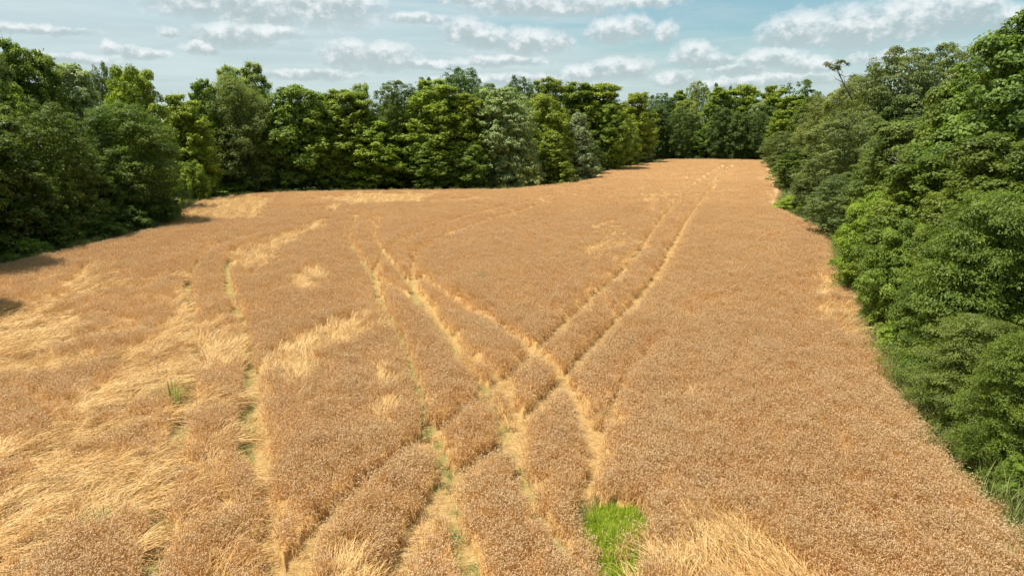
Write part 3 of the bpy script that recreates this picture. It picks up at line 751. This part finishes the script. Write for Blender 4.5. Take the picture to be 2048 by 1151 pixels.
# kind, u, v of base, v of top, width, colour, label
TREES = [
 ('maple', -190, 560, 30, 330, 'dark', 'dark tree leaning over the field corner, its shadow on the flattened wheat'),
 ('oak', 0, 470, 26, 200, 'olive', 'tallest olive tree of the western wood, cut off by the picture edge'),
 ('poplar', 92, 455, 78, 100, 'mid', 'tall tree with spiky upright sprays poking above the western wood'),
 ('poplar', 152, 450, 98, 80, 'mid', 'slender spiky-topped tree beside the pale-leaved maple'),
 ('maple', 80, 470, 160, 120, 'yel', 'small yellow-green crown set among darker trees below the spiky tops'),
 ('silver', 205, 438, 128, 140, 'silver', 'pale-leaved maple flashing silver in the western wood', .65),
 ('oak', 262, 418, 124, 60, 'grey', 'small dark grey-green treetop showing behind the silver maple'),
 ('maple', 318, 425, 132, 120, 'yel', 'yellow-green tree with a rounded top and dark hollow beneath'),
 ('poplar', 300, 418, 140, 60, 'dark', 'dark thin treetop behind the yellow-green rounded one'),
 ('maple', 20, 520, 228, 230, 'dark', 'broad dark tree at the wheat edge above the bright weeds'),
 ('oak', 150, 492, 205, 190, 'dark', 'broad dark green tree below the silver maple'),
 ('willow', 300, 458, 205, 200, 'dark', 'dark tree bulging into the field and shading the crop corner'),
 ('maple', 225, 474, 300, 120, 'dark', 'low dark tree filling the gap between two broad dark trees'),
 ('poplar', 382, 402, 188, 90, 'yel', 'yellowish tree standing just behind the dark bulging tree'),
 ('poplar', 425, 391, 158, 52, 'mid', 'slim tree with two spiky shoots at its top'),
 ('shrub', 392, 408, 320, 66, 'yel', 'tall sunlit yellow-green shrub beside the dark bulging tree'),
 ('poplar', 478, 370, 132, 60, 'pale', 'airy pale treetop peeping out behind the round olive willow'),
 ('poplar', 525, 372, 124, 64, 'pale', 'tall airy poplar beside the round olive willow'),
 ('willow', 485, 387, 152, 140, 'olive', 'round soft olive willow rising above its neighbours'),
 ('maple', 600, 383, 170, 150, 'green', 'broad glossy green maple standing right of the olive willow'),
 ('maple', 655, 376, 186, 80, 'green', 'green treetop tucked between the glossy maple and a lighter tree'),
 ('shrub', 512, 387, 322, 84, 'dark', 'dark rounded shrub at the wheat edge beneath the willow'),
 ('maple', 455, 388, 250, 90, 'dark', 'dark lower tree under the slim spiky tree'),
 ('maple', 585, 384, 272, 96, 'deep', 'deep green lower tree under the broad glossy maple'),
 ('poplar', 695, 379, 178, 110, 'mid', 'mid green tree with ragged pointed crown next to the glossy maple'),
 ('poplar', 730, 372, 166, 48, 'pale', 'thin pale spire between two wider green trees'),
 ('oak', 800, 376, 162, 120, 'dark', 'dark bushy tree with olive tinted top'),
 ('maple', 748, 379, 240, 150, 'yel', 'yellow-green lower tree in front of the dark bushy one'),
 ('maple', 668, 381, 268, 90, 'mid', 'lower mid green tree in front of the ragged pointed crown'),
 ('oak', 925, 345, 134, 116, 'deep', 'big rounded deep green oak rising behind the central trees'),
 ('oak', 855, 350, 154, 60, 'deep', 'small deep green treetop beside the big rounded oak'),
 ('poplar', 875, 378, 158, 108, 'yel', 'upright yellow-green tulip tree in front of the rounded oak'),
 ('poplar', 928, 376, 188, 90, 'yel', 'smaller yellow-green tulip tree beside the upright one'),
 ('maple', 868, 380, 268, 110, 'green', 'low sunlit green tree at the foot of the tulip trees'),
 ('maple', 938, 380, 282, 84, 'mid', 'low green tree between the tulip trees and the pale trunk'),
 ('oak', 972, 358, 166, 84, 'grey', 'grey-olive treetop left of the white-leaved maple'),
 ('silver', 1012, 376, 172, 118, 'silver', 'white-leaved maple with a pale bare trunk showing', .65),
 ('oak', 1040, 346, 151, 76, 'deep', 'dark rounded treetop behind the white-leaved maple'),
 ('poplar', 1095, 348, 155, 72, 'mid', 'pointed green treetop behind the yellow-green maple'),
 ('maple', 1085, 364, 188, 116, 'yel', 'yellow-green maple between the two white-leaved trees'),
 ('poplar', 1150, 344, 164, 90, 'mid', 'mid green tree behind the silver cone-shaped tree'),
 ('cone', 1102, 372, 262, 92, 'mid', 'small cone-shaped green tree at the tip of the wood'),
 ('shrub', 1050, 378, 300, 80, 'pale', 'pale leggy shrub below the white-leaved maple', .4),
 ('cone', 1155, 362, 226, 84, 'silver', 'cone-shaped tree covered in silver leaves at the wood corner', .75),
 ('poplar', 1198, 343, 166, 104, 'yel', 'large yellow-green tree on the corner of the middle wood'),
 ('maple', 1215, 345, 205, 80, 'mid', 'rounded mid green tree just past the wood corner'),
 ('maple', 1180, 354, 280, 56, 'dark', 'low dark tree behind the silver cone-shaped tree'),
 ('poplar', 1268, 329, 184, 66, 'yel', 'pointed yellow-green tree ending the middle wood'),
 ('maple', 1245, 336, 235, 66, 'mid', 'green tree beside the track end of the middle wood'),
 ('silver', 1284, 329, 262, 44, 'silver', 'little silvery tree at the end of the middle wood', .7),
 ('oak', 1316, 314, 186, 64, 'deep', 'blue-green tree where the distant wood begins'),
 ('poplar', 1350, 314, 180, 44, 'mid', 'green pointed tree in the distant wood beside the blue-green one'),
 ('oak', 1388, 311, 162, 62, 'pale', 'pale rounded tree standing tallest in the distant wood'),
 ('maple', 1366, 317, 200, 64, 'pale', 'pale drooping tree at the front of the distant wood'),
 ('cone', 1424, 312, 166, 22, 'deep', 'narrow dark evergreen top beside the pale rounded distant tree'),
 ('poplar', 1434, 315, 174, 62, 'mid', 'mid green tree in the middle of the distant wood'),
 ('poplar', 1484, 315, 168, 62, 'yel', 'bright upright tree in the middle of the distant wood'),
 ('cone', 1452, 312, 172, 20, 'deep', 'narrow dark evergreen between two bright distant trees'),
 ('oak', 1460, 317, 236, 60, 'mid', 'dark lower tree below the bright upright distant one'),
 ('silver', 1506, 317, 206, 46, 'pale', 'pale grey-green tree in front of the distant bright trees', .3),
 ('poplar', 1538, 315, 170, 56, 'yel', 'bright upright tree beside the distant dark oak'),
 ('umbel', 1585, 310, 158, 84, 'deep', 'distant dark oak with separate rounded tufts above the wood'),
 ('maple', 1482, 318, 264, 66, 'mid', 'low green tree at the foot of the distant wood by the track'),
 ('maple', 1412, 318, 252, 70, 'green', 'low dark tree at the foot of the distant wood'),
 ('maple', 1345, 318, 256, 64, 'green', 'low dark tree where the distant wood meets the middle wood'),
 ('shrub', 1520, 319, 285, 50, 'green', 'green shrub in the far field corner'),
 ('poplar', 1578, 328, 190, 70, 'yel', 'yellow-green tree beginning the eastern tree row'),
 ('maple', 1612, 338, 192, 80, 'dark', 'dark tree with light top in the eastern tree row'),
 ('oak', 1565, 340, 262, 84, 'grey', 'grey-green low tree jutting over the far field edge'),
 ('oak', 1645, 368, 186, 110, 'olive', 'olive tree just left of the bare-twigged one'),
 ('maple', 1600, 384, 296, 110, 'dark', 'dark green tree above the bright roadside weeds'),
 ('oak', 1700, 400, 150, 140, 'olive', 'olive oak with bare twigs sticking out at its top'),
 ('oak', 1770, 420, 96, 200, 'grey', 'huge grey-olive oak towering over the eastern row'),
 ('oak', 1872, 418, 86, 170, 'olive', 'huge olive oak behind the big maple'),
 ('oak', 1690, 440, 222, 190, 'grey', 'grey-olive oak with silvery leaves in the middle of the eastern row'),
 ('oak', 1775, 480, 250, 150, 'grey', 'grey-olive oak half hidden by the big maple'),
 ('oak', 1690, 482, 345, 140, 'grey', 'low grey-green tree bulging over the field edge'),
 ('nearmaple', 2010, 640, 8, 340, (.14, .20, .038), 'big bright-leaved maple reaching the top of the picture'),
 ('nearmaple', 1890, 600, 150, 210, (.15, .205, .036), 'lower maple crown leaning out beside the big bright-leaved one'),
 ('nearshrub', 1748, 592, 385, 160, (.19, .275, .03), 'sunny yellow-green shrub hanging over the wheat'),
 ('nearmaple', 1850, 650, 310, 250, (.135, .195, .028), 'dense green maple behind the sunny yellow-green shrub'),
 ('nearshrub', 1790, 668, 440, 140, 'mid', 'mid green shrub between the yellow-green shrub and the dense maple'),
 ('nearelm', 1935, 775, 380, 340, (.125, .175, .028), 'green shrub with drooping layered sprays'),
 ('nearelm', 1930, 858, 630, 260, (.155, .190, .042), 'fine-leaved feathery shrub nearest the wheat edge'),
 ('nearelm', 2010, 955, 670, 230, (.125, .180, .028), 'feathery green shrub beside the fine-leaved one'),
 ('nearshrub', 2060, 800, 690, 100, 'lime', 'bright lime shoots among the feathery shrubs'),
 ('shrub', 1790, 712, 640, 90, 'yel', 'light green shrub below the dense maple at the crop edge'),
 ('shrub', 1868, 830, 740, 80, 'mid', 'low green shrub along the crop edge under the feathery one'),
 ('nearshrub', 2035, 1010, 915, 80, (.17, .25, .035), 'small bright green leafy shrub in the field corner by the crop'),
 ('nearmaple', 1800, 505, 240, 190, (.125, .175, .036), 'leafy maple closing the gap between the grey-olive oak and the sunny shrub'),
 ('nearmaple', 1985, 720, 270, 300, 'dark', 'dense maple wall rising behind the drooping layered shrub'),
 ('nearshrub', 1900, 740, 470, 190, 'dark', 'mid green leafy shrub in front of the dense maple wall'),
 ('shrub', 1757, 672, 590, 66, 'mid', 'small green shrub at the crop edge below the sunny yellow-green one'),
 ('shrub', 1832, 778, 695, 80, 'yel', 'light green low shrub at the foot of the drooping layered shrub'),
 ('shrub', 1912, 884, 800, 90, 'mid', 'leafy low shrub where the feathery shrubs meet the wheat'),
 ('shrub', 1972, 950, 850, 90, 'green', 'low deep green shrub beside the small bright leafy corner shrub'),
 ('shrub', 112, 503, 432, 110, 'dark', 'low dark shrub at the wheat edge next to the bright weeds'),
 ('shrub', 192, 489, 420, 105, 'dark', 'low dark shrub in the shade midway along the western wheat edge'),
 ('shrub', 262, 472, 410, 95, 'dark', 'low dark shrub under the broad tree near the shaded crop corner'),
 ('shrub', 328, 450, 392, 80, 'dark', 'low dark shrub at the shaded crop corner under the bulging tree'),
 ('shrub', 458, 390, 362, 90, 'lime', 'bright lime weeds bush at the foot of the western wood'),
 ('shrub', 36, 524, 474, 130, 'lime', 'bright yellow-green weeds bush at the picture edge beside the wheat'),
 ('shrub', 1586, 428, 390, 84, 'lime', 'bright yellow-green weeds bush on the eastern field edge'),
 ('shrub', 1630, 440, 402, 60, 'yel', 'dull yellow weeds bush beside the brightest eastern one'),
 ('shrub', 730, 381, 358, 40, 'mid', 'tiny sunlit shrub at the foot of the yellow-green lower tree'),
 ('shrub', 1000, 378, 345, 50, 'pale', 'tiny pale shrub at the foot of the white-leaved maple', .4),
]
for a in TREES:
    tree(*a)

def px_of(x, y, z=0.0):
    zc = y*math.cos(PITCH)-(z-CAM_H)*math.sin(PITCH); yu = y*math.sin(PITCH)+(z-CAM_H)*math.cos(PITCH)
    return 1024+FPX*x/zc, 575.5-FPX*yu/zc
for kx, x, y, h, w, cx, lb in (('maple', -30.6, 37.5, 13, 7, 'dark', 'dark tree past the picture edge whose shadow darkens the wheat corner'),
                               ('maple', -25.4, 28.3, 11.5, 5.5, 'dark', 'nearest western tree, seen only by its shadow on fallen straw')):
    u, v = px_of(x, y); tree(kx, int(u), v, px_of(x, y, h)[1], w*FPX/math.hypot(y, CAM_H)/1.15, cx, lb)

def back_woods():
    """the deeper wood behind the edge trees, seen only in gaps: one mass"""
    keys = ['maple', 'poplar', 'oak']; pr = []; hs = []
    for kx in keys:
        for c, t in PROTO[kx][2]:
            m = c.copy(); m.materials.clear(); m.materials.append(WOODM); pr.append(m); hs.append(PROTO[kx][:2])
    pts = []; inner = [p for p in FIELD]
    R = np.random.default_rng(99)
    for i in range(2, len(FIELD)-3):
        a, b = FIELD[i], FIELD[i+1]; L = math.dist(a, b); nx, ny = -(b[1]-a[1])/L, (b[0]-a[0])/L
        for s in np.arange(0, L, 4.5):
            for o in (11, 18, 26, 36):
                x = a[0]+(b[0]-a[0])*s/L+nx*o+R.normal(0, 1.2); y = a[1]+(b[1]-a[1])*s/L+ny*o+R.normal(0, 1.2)
                pts.append((x, y))
    P = np.array(pts); d = dist_line(P[:, 0], P[:, 1], FIELD, True)
    P = P[(~inside(P[:, 0], P[:, 1], FIELD)) & (d > 9) & (P[:, 1] > 4)]
    keep = []
    for p in P:
        if all((p[0]-q[0])**2+(p[1]-q[1])**2 > 16 for q in keep): keep.append(p)
    P = np.array(keep); n = len(P); idx = R.integers(0, len(pr), n)
    r = np.hypot(P[:, 0], P[:, 1])
    hgt = np.clip(9.6+r*.030, 9, 16.5)*R.uniform(.84, 1.0, n)
    sc = np.array([(.95, .95, h/hs[i][0]) for h, i in zip(hgt, idx)])
    scatter('woods', np.concatenate([P, np.zeros((n, 1))], 1), np.stack([np.zeros(n), np.zeros(n), R.uniform(0, 6.28, n)], 1), sc, idx, pr, kind='stuff',
            label='shady depth of the wood behind the edge trees')
    print("woods", n)
WOODM = make_grass_mat("wood_leaves", (.12, .175, .034))
back_woods()

# bare twigs and dead branches
def branch(name, base, tip, r, seed, label, cat, n=14, spread=.5, mat=None):
    R = np.random.default_rng(seed); b, t = np.array(base, float), np.array(tip, float); L = np.linalg.norm(t-b)
    VV = []; FF = []; off = 0
    ts = np.linspace(0, 1, 6)[:, None]; main = b+(t-b)*ts+np.cumsum(R.normal(0, .03*L, (6, 3)), 0)*ts
    v, f = tube(main, np.linspace(r, r*.3, 6), 6); VV.append(v); FF.append(f); off += len(v)
    for i in range(n):
        s = R.uniform(.25, 1); p = np.array([np.interp(s, ts[:, 0], main[:, q]) for q in range(3)])
        d = unit(unit(t-b)*.7+R.normal(0, spread, 3)); l = L*R.uniform(.18, .45)
        m = p+d*l*.55+R.normal(0, .04*L, 3); e = p+d*l+R.normal(0, .05*L, 3)
        v, f = tube([p, m, e], [r*.42, r*.28, r*.1], 4); VV.append(v); FF.append(f+off); off += len(v)
    o = link(name, mesh_np(name, np.concatenate(VV), np.concatenate(FF), mat or DEADWOOD, smooth_shade=True), None, label=label, category=cat)
    return o
def at_depth(u, v, y):
    d = px_dir(u, v); t = y/d[1]; return (d[0]*t, y, CAM_H+d[2]*t)
branch('dead_branch', at_depth(1835, 370, 36), at_depth(1792, 310, 35.5), .05, 5, 'grey dead branch with bare twigs caught between the olive oaks', 'branch', 22)
bb = branch('bare_branch', at_depth(1705, 200, 60), at_depth(1672, 131, 60), .07, 8, 'twiggy branch with a few leaf tufts sticking out above the olive oak', 'branch', 9, .45, BARK)
lc = make_crown('leaves', 77, 1.0, 2.2, 'umbel', 9, .22, 5, .24, 16, .17, inner=0, flat=.9)[0]
lo_ = link('leaves', lc, bb); lo_.location = Vector(at_depth(1670, 143, 60)); lo_.color = (.15, .17, .05, 1)

# single weeds standing in the wheat
def weed(u, v, h, w, label, col):
    global GRASSM_OBJ
    x, y = px_ground(u, v, .3)
    GRASSM_OBJ = make_grass_mat("weed_leaf", col)
    o = bpy.data.objects.new('weed', None); COL.objects.link(o); o.location = (x, y, 0)
    o['label'] = label; o['category'] = 'weed'; o['group'] = 'weeds in the wheat'
    link('foliage', grass_tuft(u, 80, w*.4, h*1.12, .016), o)
    VV = []; FF = []; off = 0; R = np.random.default_rng(u)
    for i in range(5):
        a = R.uniform(0, 6.283); b = np.array([math.cos(a), math.sin(a), 0])*w*.2
        vv, f = tube([b, b*1.5+np.array([0, 0, h*.6]), b*2+np.array([0, 0, h*1.02])], [.012, .009, .004], 4); VV.append(vv); FF.append(f+off); off += len(vv)
    link('stem', mesh_np('stem', np.concatenate(VV), np.concatenate(FF), GRASSM_OBJ), o)
weed(349, 800, .92, .36, 'green tuft of weeds beside the green-floored wheel track', (.34, .45, .10))
weed(963, 566, .9, .6, 'faint blue-green weed alone in the even wheat', (.34, .38, .19))
weed(1515, 682, .8, .3, 'tiny grey-green weed deep in the plain wheat', (.34, .36, .2))
weed(200, 1040, .55, .25, 'dark green weed between fallen straw and standing wheat', (.20, .32, .09))
